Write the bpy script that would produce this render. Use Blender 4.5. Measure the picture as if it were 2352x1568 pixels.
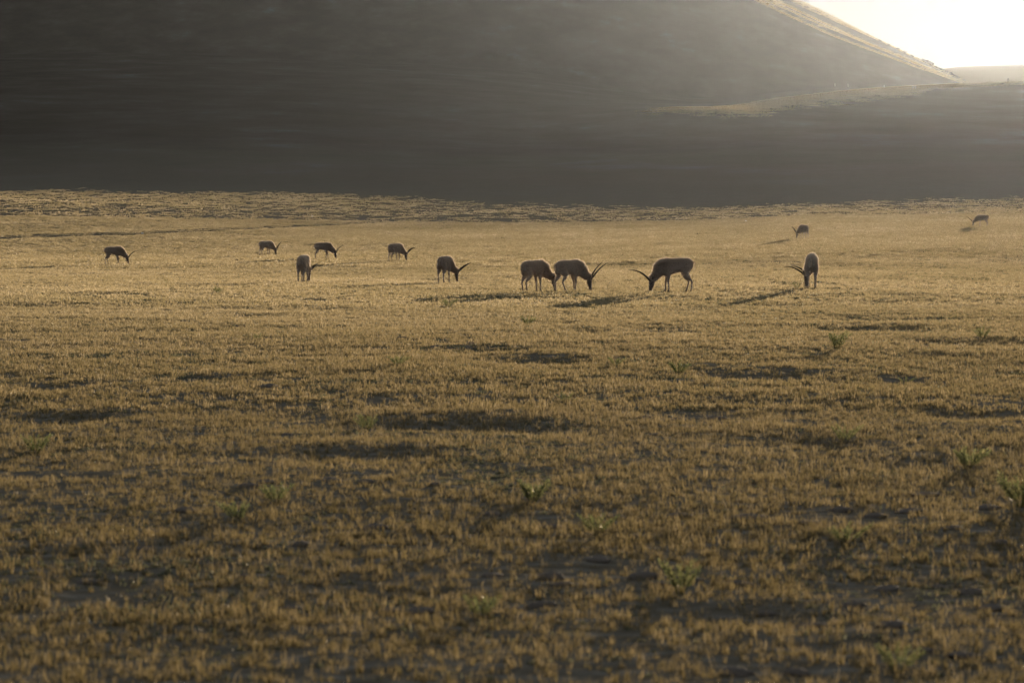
import bpy, math, random
import numpy as np
from mathutils import Vector, Matrix, Quaternion

# ------------------------------------------------------------------ set-up
for o in list(bpy.data.objects):
    bpy.data.objects.remove(o, do_unlink=True)
S = bpy.context.scene
C = S.collection
random.seed(7)
RNG = np.random.default_rng(11)

CAM_H = 1.45
W0, H0, F0, YH = 2352.0, 1568.0, 9800.0, 537.0   # layout frame in photo pixels, focal length, row of the level horizon
PITCH = math.atan((H0 / 2 - YH) / F0)
cd = bpy.data.cameras.new("camera")
cam = bpy.data.objects.new("camera", cd)
C.objects.link(cam)
cam.location = (0, 0, CAM_H)
cam.rotation_euler = (math.pi / 2 - PITCH, 0, 0)
cd.sensor_width = 36.0
cd.lens = F0 / W0 * 36.0
cd.clip_start = 0.5
cd.clip_end = 30000
cd.dof.use_dof = True
cd.dof.focus_distance = 100.0
cd.dof.aperture_fstop = 10.0
S.camera = cam

SUN_AZ = math.radians(8.9)
SUN_EL = math.atan(0.0448)
sun_dir = Vector((math.sin(SUN_AZ) * math.cos(SUN_EL), math.cos(SUN_AZ) * math.cos(SUN_EL), math.sin(SUN_EL)))
world = bpy.data.worlds.new("World")
S.world = world
world.use_nodes = True
nt = world.node_tree
nt.nodes.clear()
sky = nt.nodes.new("ShaderNodeTexSky")
sky.sky_type = 'NISHITA'
sky.sun_disc = False
sky.sun_elevation = SUN_EL
sky.sun_rotation = SUN_AZ
sky.altitude = 4500
sky.air_density = 1.0
sky.dust_density = 0.2
sky.ozone_density = 1.0
bg = nt.nodes.new("ShaderNodeBackground")
bg.inputs['Strength'].default_value = 0.10
wo = nt.nodes.new("ShaderNodeOutputWorld")
# thin, even veil of high cloud over the whole sky, faintly streaked
tcw = nt.nodes.new("ShaderNodeTexCoord")
mpw = nt.nodes.new("ShaderNodeMapping"); mpw.inputs['Scale'].default_value = (5.0, 5.0, 34.0); mpw.inputs['Rotation'].default_value = (0, math.radians(-9), 0)
nw = nt.nodes.new("ShaderNodeTexNoise"); nw.inputs['Scale'].default_value = 1.0; nw.inputs['Detail'].default_value = 5; nw.inputs['Distortion'].default_value = .4
rw = nt.nodes.new("ShaderNodeValToRGB")
rw.color_ramp.elements[0].position = .35; rw.color_ramp.elements[0].color = (1.12, 1.26, 1.45, 1)
rw.color_ramp.elements[1].position = .68; rw.color_ramp.elements[1].color = (1.62, 1.70, 1.80, 1)
mw = nt.nodes.new("ShaderNodeMix"); mw.data_type = 'RGBA'; mw.inputs['Factor'].default_value = 0.90
nt.links.new(tcw.outputs['Generated'], mpw.inputs['Vector']); nt.links.new(mpw.outputs[0], nw.inputs['Vector'])
nt.links.new(nw.outputs['Fac'], rw.inputs[0])
nt.links.new(sky.outputs[0], mw.inputs['A']); nt.links.new(rw.outputs[0], mw.inputs['B'])
nt.links.new(mw.outputs['Result'], bg.inputs['Color'])
nt.links.new(bg.outputs[0], wo.inputs['Surface'])

ld = bpy.data.lights.new("sun", 'SUN')
ld.energy = 5.0
ld.angle = math.radians(0.27)
ld.color = (1.0, 0.80, 0.56)
lo = bpy.data.objects.new("sun", ld)
lo.rotation_euler = sun_dir.to_track_quat('Z', 'Y').to_euler()
lo.location = (60, 100, 120)
C.objects.link(lo)

S.view_settings.view_transform = 'Standard'
S.view_settings.look = 'None'
S.view_settings.gamma = 1.0
S.view_settings.use_curve_mapping = False
S.view_settings.exposure = 0.7
S.render.engine = 'CYCLES'
cy = S.cycles
cy.use_denoising = True
cy.max_bounces = 6
cy.diffuse_bounces = 3
cy.transmission_bounces = 4
cy.transparent_max_bounces = 8
cy.volume_bounces = 0
HAZE_DENSITY = 0.0000065
HAZE_G = 0.852

# ------------------------------------------------------------------ helpers
def tag(o, label=None, cat=None, group=None, kind=None):
    if label: o['label'] = label
    if cat: o['category'] = cat
    if group: o['group'] = group
    if kind: o['kind'] = kind
    return o

def mesh_np(name, verts, faces, mat=None, smooth=True):
    """verts (n,3) array, faces (m,k) array with k fixed"""
    verts = np.asarray(verts, dtype=np.float32)
    faces = np.asarray(faces, dtype=np.int32)
    me = bpy.data.meshes.new(name)
    k = faces.shape[1]
    me.vertices.add(len(verts)); me.vertices.foreach_set('co', verts.ravel())
    me.loops.add(faces.size); me.loops.foreach_set('vertex_index', faces.ravel())
    me.polygons.add(len(faces))
    me.polygons.foreach_set('loop_start', np.arange(0, faces.size, k, dtype=np.int32))
    me.polygons.foreach_set('use_smooth', np.full(len(faces), smooth))
    me.update(calc_edges=True)
    if mat: me.materials.append(mat)
    return me

def link(name, me, parent=None, loc=None):
    o = bpy.data.objects.new(name, me)
    C.objects.link(o)
    if parent: o.parent = parent
    if loc is not None: o.location = loc
    return o

def _hash(ix, iy, seed):
    h = (ix.astype(np.int64) * 374761393 + iy.astype(np.int64) * 668265263 + seed * 1442695041) & 0xFFFFFFFF
    h = ((h ^ (h >> 13)) * 1274126177) & 0xFFFFFFFF
    h = h ^ (h >> 16)
    return (h & 0xFFFFFF) / float(0xFFFFFF)

def noise(x, y, seed=0):
    """smooth value noise, -1..1"""
    x0 = np.floor(x); y0 = np.floor(y)
    fx = x - x0; fy = y - y0
    fx = fx * fx * fx * (fx * (fx * 6 - 15) + 10); fy = fy * fy * fy * (fy * (fy * 6 - 15) + 10)
    a = _hash(x0, y0, seed); b = _hash(x0 + 1, y0, seed)
    c = _hash(x0, y0 + 1, seed); d = _hash(x0 + 1, y0 + 1, seed)
    return ((a * (1 - fx) + b * fx) * (1 - fy) + (c * (1 - fx) + d * fx) * fy) * 2 - 1

def fbm(x, y, seed=0, octs=4, gain=0.5):
    s = 0; a = 1.0; f = 1.0
    for i in range(octs):
        s = s + a * noise(x * f + 17.3 * i, y * f - 9.1 * i, seed + i)
        a *= gain; f *= 2.03
    return s

def herm(xk, Yk, x):
    """cubic Hermite (limited slopes) through knots; Yk (..., n) along last axis"""
    xk = np.asarray(xk, float); Yk = np.asarray(Yk, float)
    d = np.diff(Yk, axis=-1) / np.diff(xk)
    m = np.zeros_like(Yk)
    m[..., 1:-1] = 0.5 * (d[..., 1:] + d[..., :-1])
    m[..., 0] = d[..., 0]; m[..., -1] = d[..., -1]
    x = np.clip(x, xk[0], xk[-1])
    i = np.clip(np.searchsorted(xk, x, side='right') - 1, 0, len(xk) - 2)
    h = xk[i + 1] - xk[i]; t = (x - xk[i]) / h
    t2 = t * t; t3 = t2 * t
    return ((2 * t3 - 3 * t2 + 1) * Yk[..., i] + (t3 - 2 * t2 + t) * h * m[..., i]
            + (-2 * t3 + 3 * t2) * Yk[..., i + 1] + (t3 - t2) * h * m[..., i + 1])

# ------------------------------------------------------------------ terrain
DK = np.array([1, 60, 120, 160, 200, 250, 300, 370, 450, 620, 800, 1000, 1100, 1300, 1600, 1800, 2100, 2500, 3200, 5000.])
COLS = {
 -6000: [0, 0, -.05, -.05, 0, .1, .6, 2.0, 4.0, 8.2, 17, 28, 34, 46, 63, 74, 91, 113, 150, 170],
 0:    [0, 0, -.05, -.05, 0, .2, 1.0, 2.8, 5.0, 9.6, 17.5, 28.5, 34.3, 46, 63, 74, 91, 113, 150, 170],
 600:  [0, 0, -.05, -.10, .1, .3, 1.0, 2.5, 4.6, 9.2, 16.5, 27, 32.8, 44.5, 61.5, 72, 89, 110, 140, 160],
 1200: [0, 0, -.08, -.02, .2, .55, 1.15, 2.3, 4.3, 9.0, 15.0, 23.8, 29.4, 41, 57, 66.5, 81, 100, 125, 140],
 1600: [0, 0, .02, .12, .45, .9, 1.4, 2.5, 4.3, 9.2, 16, 25.0, 32.8, 40.2, 50.8, 58, 68.5, 84, 110, 120],
 1850: [0, 0, .08, .2, .65, 1.14, 1.75, 2.9, 4.5, 9.6, 16.6, 26.0, 31.2, 41.2, 53, 60.3, 72, 87, 100, 100],
 2050: [0, 0, .08, .25, .7, 1.2, 1.85, 3.0, 4.6, 9.9, 16.8, 26.2, 31, 40.5, 55.2, 63.0, 72, 84, 92, 92],
 2200: [0, 0, .08, .25, .7, 1.25, 1.9, 3.05, 4.7, 10.0, 16.9, 26.2, 30.8, 40, 54.2, 64.4, 70, 74, 72, 70],
 2350: [0, 0, .08, .25, .75, 1.3, 2.0, 3.1, 4.75, 10.0, 17, 26.2, 30.8, 40, 54.0, 65.2, 68, 66, 60, 50],
 2900: [0, 0, .05, .2, .7, 1.3, 2.0, 3.1, 4.7, 10.0, 17, 26.2, 30.8, 40, 54.5, 65.8, 69, 66, 60, 50],
 8000: [0, 0, 0, .2, .7, 1.3, 2.0, 3.1, 4.7, 10.0, 17, 26.2, 30.8, 40, 54.5, 65.8, 69, 66, 60, 50],
}
pk = np.array(sorted(COLS)); tab = np.array([COLS[p] for p in pk], float)      # (ncol, nD)
LD = np.linspace(math.log(1.0), math.log(5000.0), 900)
T1 = herm(DK, tab, np.exp(LD))                                               # (ncol, 900)
PX = np.concatenate([np.linspace(-6000, -200, 60), np.linspace(-180, 3000, 320), np.linspace(3100, 8000, 40)])
T2 = herm(pk, T1.T, PX).T                                                    # (npx, 900)

def lookup(px, D):
    ld = np.log(np.clip(D, 1.0, 4999.0))
    u = (ld - LD[0]) / (LD[1] - LD[0]); iu = np.clip(u.astype(int), 0, len(LD) - 2); fu = u - iu
    px = np.clip(px, PX[0], PX[-1] - 1e-3)
    iv = np.clip(np.searchsorted(PX, px, side='right') - 1, 0, len(PX) - 2)
    fv = (px - PX[iv]) / (PX[iv + 1] - PX[iv])
    return ((T2[iv, iu] * (1 - fu) + T2[iv, iu + 1] * fu) * (1 - fv)
            + (T2[iv + 1, iu] * (1 - fu) + T2[iv + 1, iu + 1] * fu) * fv)

# shallow hollows that hold shadow: (px, row, half length px, depth m, depth extent m)
HOLLOWS = [(180, 968, 105, .075, .8), (1040, 992, 260, .10, 1.0), (850, 1062, 190, .07, .7), (1235, 838, 125, .11, 1.4),
           (1120, 816, 95, .06, 1.2), (1760, 872, 125, .09, 1.2), (505, 757, 65, .07, 2.0), (2020, 757, 140, .09, 2.2),
           (2240, 795, 150, .10, 1.8), (115, 902, 85, .06, 1.0), (1965, 736, 60, .07, 2.4), (2260, 962, 140, .08, .9),
           (1350, 766, 55, .06, 2.0), (1620, 860, 70, .06, 1.2), (460, 890, 60, .04, 1.0), (2090, 1075, 110, .05, .7),
           (260, 1275, 160, .03, .3), (700, 1280, 200, .03, .3), (1700, 1420, 260, .045, .4), (1900, 1030, 90, .05, .7),
           (2080, 880, 60, .05, 1.1), (60, 1290, 90, .03, .3)]
_hol = []
for px, py, hw, a, ex in HOLLOWS:
    ang = math.atan((py - H0 / 2) / F0) + PITCH
    D = CAM_H / math.tan(ang)
    _hol.append(((px - W0 / 2) / F0 * D, D, hw / F0 * D, a, ex))

# faint sunken track crossing the far left of the plain
def _tab_hit(px, py):
    ys = np.exp(np.linspace(math.log(120), math.log(900), 4000)); ang = math.atan((py - H0 / 2) / F0) + PITCH
    g = lookup(np.full(ys.shape, float(px)), ys)
    i = int(np.argmax(g > CAM_H - math.tan(ang) * ys)); return ((px - W0 / 2) / F0 * ys[i], ys[i])
TRACK = [_tab_hit(*p) for p in ((-150, 553), (0, 549), (170, 543), (330, 538), (520, 528), (700, 518), (900, 507), (1100, 496), (1300, 489))]
TRACK = TRACK[::1]
_tx = np.array([p[0] for p in TRACK]); _ty = np.array([p[1] for p in TRACK])
def track_w(X, Y):
    yc = np.interp(X, _tx, _ty)
    return np.exp(-((Y - yc) / 3.5) ** 2) * (X > _tx[0]) * (X < _tx[-1]), np.exp(-((Y - yc - 8) / 4.5) ** 2) * (X > _tx[0]) * (X < _tx[-1])

def sstep(a, b, x):
    t = np.clip((x - a) / (b - a), 0, 1); return t * t * (3 - 2 * t)

SPINE = [np.array(p, float) for p in ((0, 3300), (-168, 2500), (-900, 2750), (-1900, 3200))]
def mountain_z(X, Y):
    r = np.full(X.shape, 1e9); along = np.zeros(X.shape); L0 = 0
    for A_, B_ in zip(SPINE[:-1], SPINE[1:]):
        dx, dy = B_ - A_; L = math.hypot(dx, dy)
        t = np.clip(((X - A_[0]) * dx + (Y - A_[1]) * dy) / (L * L), 0, 1)
        q = np.hypot(X - (A_[0] + t * dx), Y - (A_[1] + t * dy))
        m = q < r
        r = np.where(m, q, r); along = np.where(m, L0 + t * L, along); L0 += L
    th = np.arctan2(Y - 2700, X + 200)
    g = fbm(along / 60.0 + th * 3, r / 220.0, 41, 3) * 5.0 + fbm(X / 130.0, Y / 60.0, 43, 4) * 3.2 + fbm(X / 14.0, Y / 30.0, 47, 2) * .5
    rr = r + g * sstep(40, 200, r) + 5.0
    s = 0.475
    z = 144 + (297 - rr) * s
    z = np.where(rr < 150, 144 + 147 * s + (150 - rr) * s - (150 - rr) ** 2 * 0.0011, z)
    z = z + 9.0 * sstep(330, 470, rr) * np.clip((rr - 330) / 140, 0, 2)
    return z

def height(X, Y, micro=True):
    X = np.asarray(X, float); Y = np.asarray(Y, float)
    D = np.maximum(Y, 1.0)
    px = W0 / 2 + X / D * F0
    z = lookup(px, D)
    near = 1 - sstep(500, 900, D)
    # far relief
    z = z + (fbm(X / 90.0, Y / 260.0, 21, 4) * (0.22 + .5 * sstep(1700, 2100, D)) + fbm(X / 16.0, Y / 40.0, 25, 3) * 0.05) * sstep(550, 1100, D)
    z = z + fbm(X / 9.0, Y / 26.0, 5, 3) * (0.045 - .02 * sstep(120, 300, D)) * near * sstep(8, 40, D)
    z = z + fbm(X / 60.0, Y / 70.0, 6, 2) * 0.10 * sstep(230, 420, D) * near
    if micro:
        tw, tb = track_w(X, Y)
        z = z - .07 * tw + .05 * tb
        fade = 1 - sstep(90, 260, D)
        z = z + fbm(X / 2.6, Y / 3.4, 3, 3) * (0.015 - .009 * sstep(80, 160, D)) * near
        z = z + (fbm(X / 0.55, Y / 0.55, 9, 3) * 0.008 + np.abs(noise(X / .21, Y / .26, 19)) * .012) * fade
        for hx, hy, hl, a, ex in _hol:
            m = (np.abs(X - hx) < hl * 2.2) & (np.abs(Y - hy) < ex * 3.5)
            if m.any():
                xx = X[m] - hx; yy = Y[m] - hy
                yy = yy + 0.16 * ex * np.sin(xx / hl * 3.1 + hx) + 0.25 * ex * noise(xx / hl * 3 + hx, yy * 0, 77)
                w = np.exp(-(xx / hl) ** 4 * 0.9) * (0.75 + 0.35 * noise(xx / hl * 4, yy / ex, 78))
                pr = np.exp(-(yy / ex) ** 2) - 0.55 * np.exp(-((yy - 1.7 * ex) / (0.8 * ex)) ** 2)
                z[m] -= a * 0.68 * w * pr
    # mountain: smooth union
    far = D > 1200
    if far.any():
        mz = mountain_z(X[far], Y[far]); gz = z[far]
        k = 7.0
        hh = np.clip(0.5 + 0.5 * (mz - gz) / k, 0, 1)
        z[far] = gz * (1 - hh) + mz * hh + k * hh * (1 - hh)
    return z

def h1(x, y): return float(height(np.array([x]), np.array([y]))[0])

def at(px, py):
    """ground point seen at photo pixel (2352 wide)"""
    ax = (px - W0 / 2) / F0
    ang = math.atan((py - H0 / 2) / F0) + PITCH
    ys = np.exp(np.linspace(math.log(8), math.log(3500), 6000))
    xs = ax * ys
    zs = CAM_H - math.tan(ang) * ys
    g = height(xs, ys)
    i = int(np.argmax(g > zs))
    return Vector((xs[i], ys[i], g[i]))

# ------------------------------------------------------------------ materials
def newmat(name):
    m = bpy.data.materials.new(name); m.use_nodes = True
    m.node_tree.nodes.clear()
    return m, m.node_tree

def N(t, typ, **kw):
    n = t.nodes.new(typ)
    for k, v in kw.items():
        if k.startswith('i_'):
            n.inputs[k[2:]].default_value = v
        else: setattr(n, k, v)
    return n

def ramp(t, stops):
    r = t.nodes.new('ShaderNodeValToRGB')
    e = r.color_ramp.elements
    e[0].position, e[0].color = stops[0][0], (*stops[0][1], 1)
    e[1].position, e[1].color = stops[-1][0], (*stops[-1][1], 1)
    for p, c in stops[1:-1]:
        x = e.new(p); x.color = (*c, 1)
    return r

def soil_material():
    m, t = newmat("steppe_soil")
    L = t.links.new
    geo = N(t, 'ShaderNodeNewGeometry')
    mp = N(t, 'ShaderNodeMapping'); mp.inputs['Scale'].default_value = (1, 1, 0)
    L(geo.outputs['Position'], mp.inputs['Vector'])
    n1 = N(t, 'ShaderNodeTexNoise'); n1.inputs['Scale'].default_value = 0.35; n1.inputs['Detail'].default_value = 6
    n2 = N(t, 'ShaderNodeTexNoise'); n2.inputs['Scale'].default_value = 6.0; n2.inputs['Detail'].default_value = 8
    mp3 = N(t, 'ShaderNodeMapping'); mp3.inputs['Scale'].default_value = (0.040, 0.012, 0.11)
    L(geo.outputs['Position'], mp3.inputs['Vector'])
    n3 = N(t, 'ShaderNodeTexNoise'); n3.inputs['Scale'].default_value = 1.0; n3.inputs['Detail'].default_value = 8; n3.inputs['Roughness'].default_value = 0.7
    L(mp.outputs[0], n1.inputs['Vector']); L(mp.outputs[0], n2.inputs['Vector']); L(mp3.outputs[0], n3.inputs['Vector'])
    soil = ramp(t, [(0.35, (.12, .105, .090)), (0.55, (.18, .168, .15)), (0.72, (.28, .27, .25))])
    L(n2.outputs['Fac'], soil.inputs[0])
    grass = ramp(t, [(0.30, (.10, .085, .03)), (0.55, (.16, .125, .05)), (0.75, (.20, .15, .07))])
    L(n1.outputs['Fac'], grass.inputs[0])
    mx = N(t, 'ShaderNodeMix', data_type='RGBA')
    mx.inputs['Factor'].default_value = 0.3
    L(soil.outputs[0], mx.inputs['A']); L(grass.outputs[0], mx.inputs['B'])
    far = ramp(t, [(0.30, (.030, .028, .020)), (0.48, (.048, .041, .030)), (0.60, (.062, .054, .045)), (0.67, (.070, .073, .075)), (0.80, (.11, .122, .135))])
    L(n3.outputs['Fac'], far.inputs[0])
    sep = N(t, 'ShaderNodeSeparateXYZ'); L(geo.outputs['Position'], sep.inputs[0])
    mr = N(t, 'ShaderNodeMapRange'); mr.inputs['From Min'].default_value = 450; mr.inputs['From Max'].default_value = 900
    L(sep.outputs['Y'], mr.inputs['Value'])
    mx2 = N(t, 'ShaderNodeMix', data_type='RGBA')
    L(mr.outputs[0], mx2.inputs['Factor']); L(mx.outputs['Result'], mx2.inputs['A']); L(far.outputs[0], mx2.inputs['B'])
    b = N(t, 'ShaderNodeBsdfPrincipled'); b.inputs['Roughness'].default_value = 0.95
    b.inputs['Specular IOR Level'].default_value = 0.0
    L(mx2.outputs['Result'], b.inputs['Base Color'])
    bp = N(t, 'ShaderNodeBump'); bp.inputs['Strength'].default_value = 0.25; bp.inputs['Distance'].default_value = 0.01
    L(n2.outputs['Fac'], bp.inputs['Height']); L(bp.outputs[0], b.inputs['Normal'])
    o = N(t, 'ShaderNodeOutputMaterial'); L(b.outputs[0], o.inputs[0])
    return m

def blade_material(name, stops, trans=0.5, dry=False):  # dry: multiplies in a painted light gradient by distance
    m, t = newmat(name); L = t.links.new
    oi = N(t, 'ShaderNodeObjectInfo')
    geo = N(t, 'ShaderNodeNewGeometry')
    mp = N(t, 'ShaderNodeMapping'); mp.inputs['Scale'].default_value = (.10, .05, 0)
    L(geo.outputs['Position'], mp.inputs['Vector'])
    n1 = N(t, 'ShaderNodeTexNoise'); n1.inputs['Scale'].default_value = 1; n1.inputs['Detail'].default_value = 4
    L(mp.outputs[0], n1.inputs['Vector'])
    ri = geo.outputs['Random Per Island']
    a1 = N(t, 'ShaderNodeMath', operation='MULTIPLY'); a1.inputs[1].default_value = 0.45; L(ri, a1.inputs[0])
    a2 = N(t, 'ShaderNodeMath', operation='MULTIPLY'); a2.inputs[1].default_value = 0.25; L(oi.outputs['Random'], a2.inputs[0])
    a3 = N(t, 'ShaderNodeMath', operation='ADD'); L(a1.outputs[0], a3.inputs[0]); L(a2.outputs[0], a3.inputs[1])
    a5 = N(t, 'ShaderNodeMath', operation='MULTIPLY'); a5.inputs[1].default_value = 0.4; L(n1.outputs['Fac'], a5.inputs[0])
    a4 = N(t, 'ShaderNodeMath', operation='ADD'); L(a3.outputs[0], a4.inputs[0]); L(a5.outputs[0], a4.inputs[1])
    r = ramp(t, stops); L(a4.outputs[0], r.inputs[0])
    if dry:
        # light put into the colour: dim foreground, bright sunlit field further out
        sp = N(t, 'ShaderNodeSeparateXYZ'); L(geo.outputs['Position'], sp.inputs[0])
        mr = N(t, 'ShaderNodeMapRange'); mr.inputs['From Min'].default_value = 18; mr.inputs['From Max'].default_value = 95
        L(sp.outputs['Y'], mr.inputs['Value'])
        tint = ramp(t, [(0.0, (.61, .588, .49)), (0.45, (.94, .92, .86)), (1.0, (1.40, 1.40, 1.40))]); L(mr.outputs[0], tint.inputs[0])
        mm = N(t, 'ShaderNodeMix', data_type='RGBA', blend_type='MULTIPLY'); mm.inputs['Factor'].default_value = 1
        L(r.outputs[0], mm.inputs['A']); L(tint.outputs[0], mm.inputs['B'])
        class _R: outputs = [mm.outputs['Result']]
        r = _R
    d = N(t, 'ShaderNodeBsdfDiffuse'); tr = N(t, 'ShaderNodeBsdfTranslucent'); gl = N(t, 'ShaderNodeBsdfGlossy')
    gl.inputs['Roughness'].default_value = 0.35
    L(r.outputs[0], d.inputs[0]); L(r.outputs[0], tr.inputs[0])
    x = N(t, 'ShaderNodeMixShader'); x.inputs[0].default_value = trans
    L(d.outputs[0], x.inputs[1]); L(tr.outputs[0], x.inputs[2])
    x2 = N(t, 'ShaderNodeMixShader'); x2.inputs[0].default_value = 0.025
    gl.inputs[0].default_value = (1, .95, .85, 1)
    L(x.outputs[0], x2.inputs[1]); L(gl.outputs[0], x2.inputs[2])
    o = N(t, 'ShaderNodeOutputMaterial'); L(x2.outputs[0], o.inputs[0])
    return m

def simple_mat(name, col, rough=0.9, scale=8.0, var=0.35, bump=0.4, dist=0.01):
    m, t = newmat(name); L = t.links.new
    tc = N(t, 'ShaderNodeTexCoord')
    n1 = N(t, 'ShaderNodeTexNoise'); n1.inputs['Scale'].default_value = scale; n1.inputs['Detail'].default_value = 6
    L(tc.outputs['Object'], n1.inputs['Vector'])
    r = ramp(t, [(0.3, tuple(c * (1 - var) for c in col)), (0.7, tuple(min(1, c * (1 + var)) for c in col))])
    L(n1.outputs['Fac'], r.inputs[0])
    b = N(t, 'ShaderNodeBsdfPrincipled'); b.inputs['Roughness'].default_value = rough
    b.inputs['Specular IOR Level'].default_value = 0.2
    L(r.outputs[0], b.inputs['Base Color'])
    bp = N(t, 'ShaderNodeBump'); bp.inputs['Strength'].default_value = bump; bp.inputs['Distance'].default_value = dist
    L(n1.outputs['Fac'], bp.inputs['Height']); L(bp.outputs[0], b.inputs['Normal'])
    o = N(t, 'ShaderNodeOutputMaterial'); L(b.outputs[0], o.inputs[0])
    return m

def coat_material():
    m, t = newmat("antelope_coat"); L = t.links.new
    at_ = N(t, 'ShaderNodeAttribute', attribute_name='coat')
    tc = N(t, 'ShaderNodeTexCoord')
    n1 = N(t, 'ShaderNodeTexNoise'); n1.inputs['Scale'].default_value = 14; n1.inputs['Detail'].default_value = 8
    L(tc.outputs['Object'], n1.inputs['Vector'])
    mr = N(t, 'ShaderNodeMapRange'); mr.inputs['To Min'].default_value = 0.75; mr.inputs['To Max'].default_value = 1.2
    L(n1.outputs['Fac'], mr.inputs['Value'])
    mu = N(t, 'ShaderNodeVectorMath', operation='SCALE'); L(at_.outputs['Color'], mu.inputs[0]); L(mr.outputs[0], mu.inputs['Scale'])
    b = N(t, 'ShaderNodeBsdfPrincipled'); b.inputs['Roughness'].default_value = 0.85
    b.inputs['Specular IOR Level'].default_value = 0.15
    b.inputs['Sheen Weight'].default_value = 0.8; b.inputs['Sheen Roughness'].default_value = 0.4; b.inputs['Sheen Tint'].default_value = (1, .85, .7, 1)
    L(mu.outputs[0], b.inputs['Base Color'])
    bp = N(t, 'ShaderNodeBump'); bp.inputs['Strength'].default_value = 0.6; bp.inputs['Distance'].default_value = 0.01
    L(n1.outputs['Fac'], bp.inputs['Height']); L(bp.outputs[0], b.inputs['Normal'])
    o = N(t, 'ShaderNodeOutputMaterial'); L(b.outputs[0], o.inputs[0])
    return m

M_soil = soil_material()
M_grass = blade_material("dry_grass_blades", [(0.12, (.12, .118, .055)), (0.42, (.247, .201, .106)), (0.68, (.342, .272, .158)), (0.95, (.59, .49, .345))], 0.58, dry=True)  # dry=True multiplies in the painted light gradient by distance
M_tuss = blade_material("sunlit_tussocks", [(0.15, (.22, .18, .085)), (0.5, (.33, .26, .13)), (0.95, (.44, .35, .18))], 0.7)
M_herb = blade_material("grey_green_herbs", [(0.15, (.085, .092, .055)), (0.5, (.13, .135, .08)), (0.95, (.19, .18, .12))], 0.4)
M_leaf = blade_material("green_shoot_leaves", [(0.2, (.09, .112, .048)), (0.6, (.16, .172, .07)), (0.95, (.36, .32, .15))], 0.68)
M_coat = coat_material()
M_fur = blade_material("fur_fringe", [(0.2, (.44, .35, .27)), (0.8, (.90, .78, .64))], 0.7)
M_horn = simple_mat("dark_horn", (.025, .021, .018), 0.5, 30, 0.3, 0.5, 0.004)
M_hoof = simple_mat("hoof_black", (.02, .018, .016), 0.6, 20)
M_eye = simple_mat("eye_black", (.01, .008, .007), 0.1, 5, 0.1, 0.0)
M_clod = simple_mat("crusted_earth", (.19, .16, .13), 0.95, 22, 0.35, 0.6, 0.01)
M_rock = simple_mat("weathered_rock", (.13, .115, .10), 0.9, 0.6, 0.4, 0.8, 0.3)
M_white = simple_mat("pale_quartz", (.72, .70, .65), 0.5, 20, 0.1)
M_pebble = simple_mat("dark_pebble_stone", (.05, .045, .04), 0.8, 20)
M_post = simple_mat("pale_post_paint", (.6, .57, .5), 0.7, 6)
M_pole = simple_mat("dark_timber", (.06, .05, .045), 0.8, 6)
M_far = simple_mat("distant_steppe", (.30, .20, .10), 0.95, 0.004, 0.2, 0.0)

# ------------------------------------------------------------------ ground sheet (fan of rows, finest where the camera looks)
def fan_grid():
    az = np.concatenate([np.linspace(-0.62, -0.16, 26)[:-1], np.linspace(-0.16, -0.128, 10)[:-1], np.linspace(-0.128, 0.128, 430),
                         np.linspace(0.128, 0.17, 14)[1:], np.linspace(0.17, 0.62, 26)[1:]])
    ds = [1.5]
    while ds[-1] < 4330:
        d = ds[-1]
        r = 1.03 if d < 12 else 1.0028 if d < 60 else 1.0042 if d < 320 else 1.009 if d < 900 else 1.0042 if d < 3100 else 1.02
        ds.append(d * r)
    ds = np.array(ds)
    A, Dg = np.meshgrid(az, ds)
    X = A * Dg; Y = Dg
    return X, Y
X, Y = fan_grid()
Z = height(X.ravel(), Y.ravel()).reshape(X.shape)
nr, nc = X.shape
idx = np.arange(nr * nc).reshape(nr, nc)
quads = np.stack([idx[:-1, :-1], idx[:-1, 1:], idx[1:, 1:], idx[1:, :-1]], -1).reshape(-1, 4)
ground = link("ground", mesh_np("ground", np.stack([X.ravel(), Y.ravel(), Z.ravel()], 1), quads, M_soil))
tag(ground, "dry grassy plain rising into the bare mountain slope", kind='structure')
# ground behind and around the camera
bx = np.linspace(-60, 60, 25); by = np.linspace(-60, 1.2, 14)
BX, BY = np.meshgrid(bx, by)
BZ = np.full(BX.shape, -0.06)
i2 = np.arange(BX.size).reshape(BX.shape)
q2 = np.stack([i2[:-1, :-1], i2[:-1, 1:], i2[1:, 1:], i2[1:, :-1]], -1).reshape(-1, 4)
gb = link("ground_behind_viewpoint", mesh_np("ground_behind_viewpoint", np.stack([BX.ravel(), BY.ravel(), BZ.ravel()], 1), q2, M_soil))
tag(gb, "dry soil continuing behind the viewpoint", kind='structure')

# distant hill, a broad low dome far beyond the saddle
hx = np.linspace(-700, 2000, 160); hy = np.linspace(3380, 4320, 60)
HX, HY = np.meshgrid(hx, hy)
ridge_px = np.array([-3000, 1800, 2120, 2170, 2230, 2352, 2600, 3200, 6000]); ridge_y = np.array([260, 232, 167, 160, 156.5, 153.5, 158, 185, 240])
rz = CAM_H + (YH - np.interp(W0 / 2 + HX / 3900 * F0, ridge_px, ridge_y)) / F0 * 3900
HZ = rz - ((HY - 3900) / 420.0) ** 2 * 90 + fbm(HX / 300, HY / 300, 61, 3) * 1.2
i3 = np.arange(HX.size).reshape(HX.shape)
q3 = np.stack([i3[:-1, :-1], i3[:-1, 1:], i3[1:, 1:], i3[1:, :-1]], -1).reshape(-1, 4)
dh = link("distant_hill", mesh_np("distant_hill", np.stack([HX.ravel(), HY.ravel(), HZ.ravel()], 1), q3, M_far))
tag(dh, "pale rounded hill far beyond the saddle at the right", kind='structure')

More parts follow.
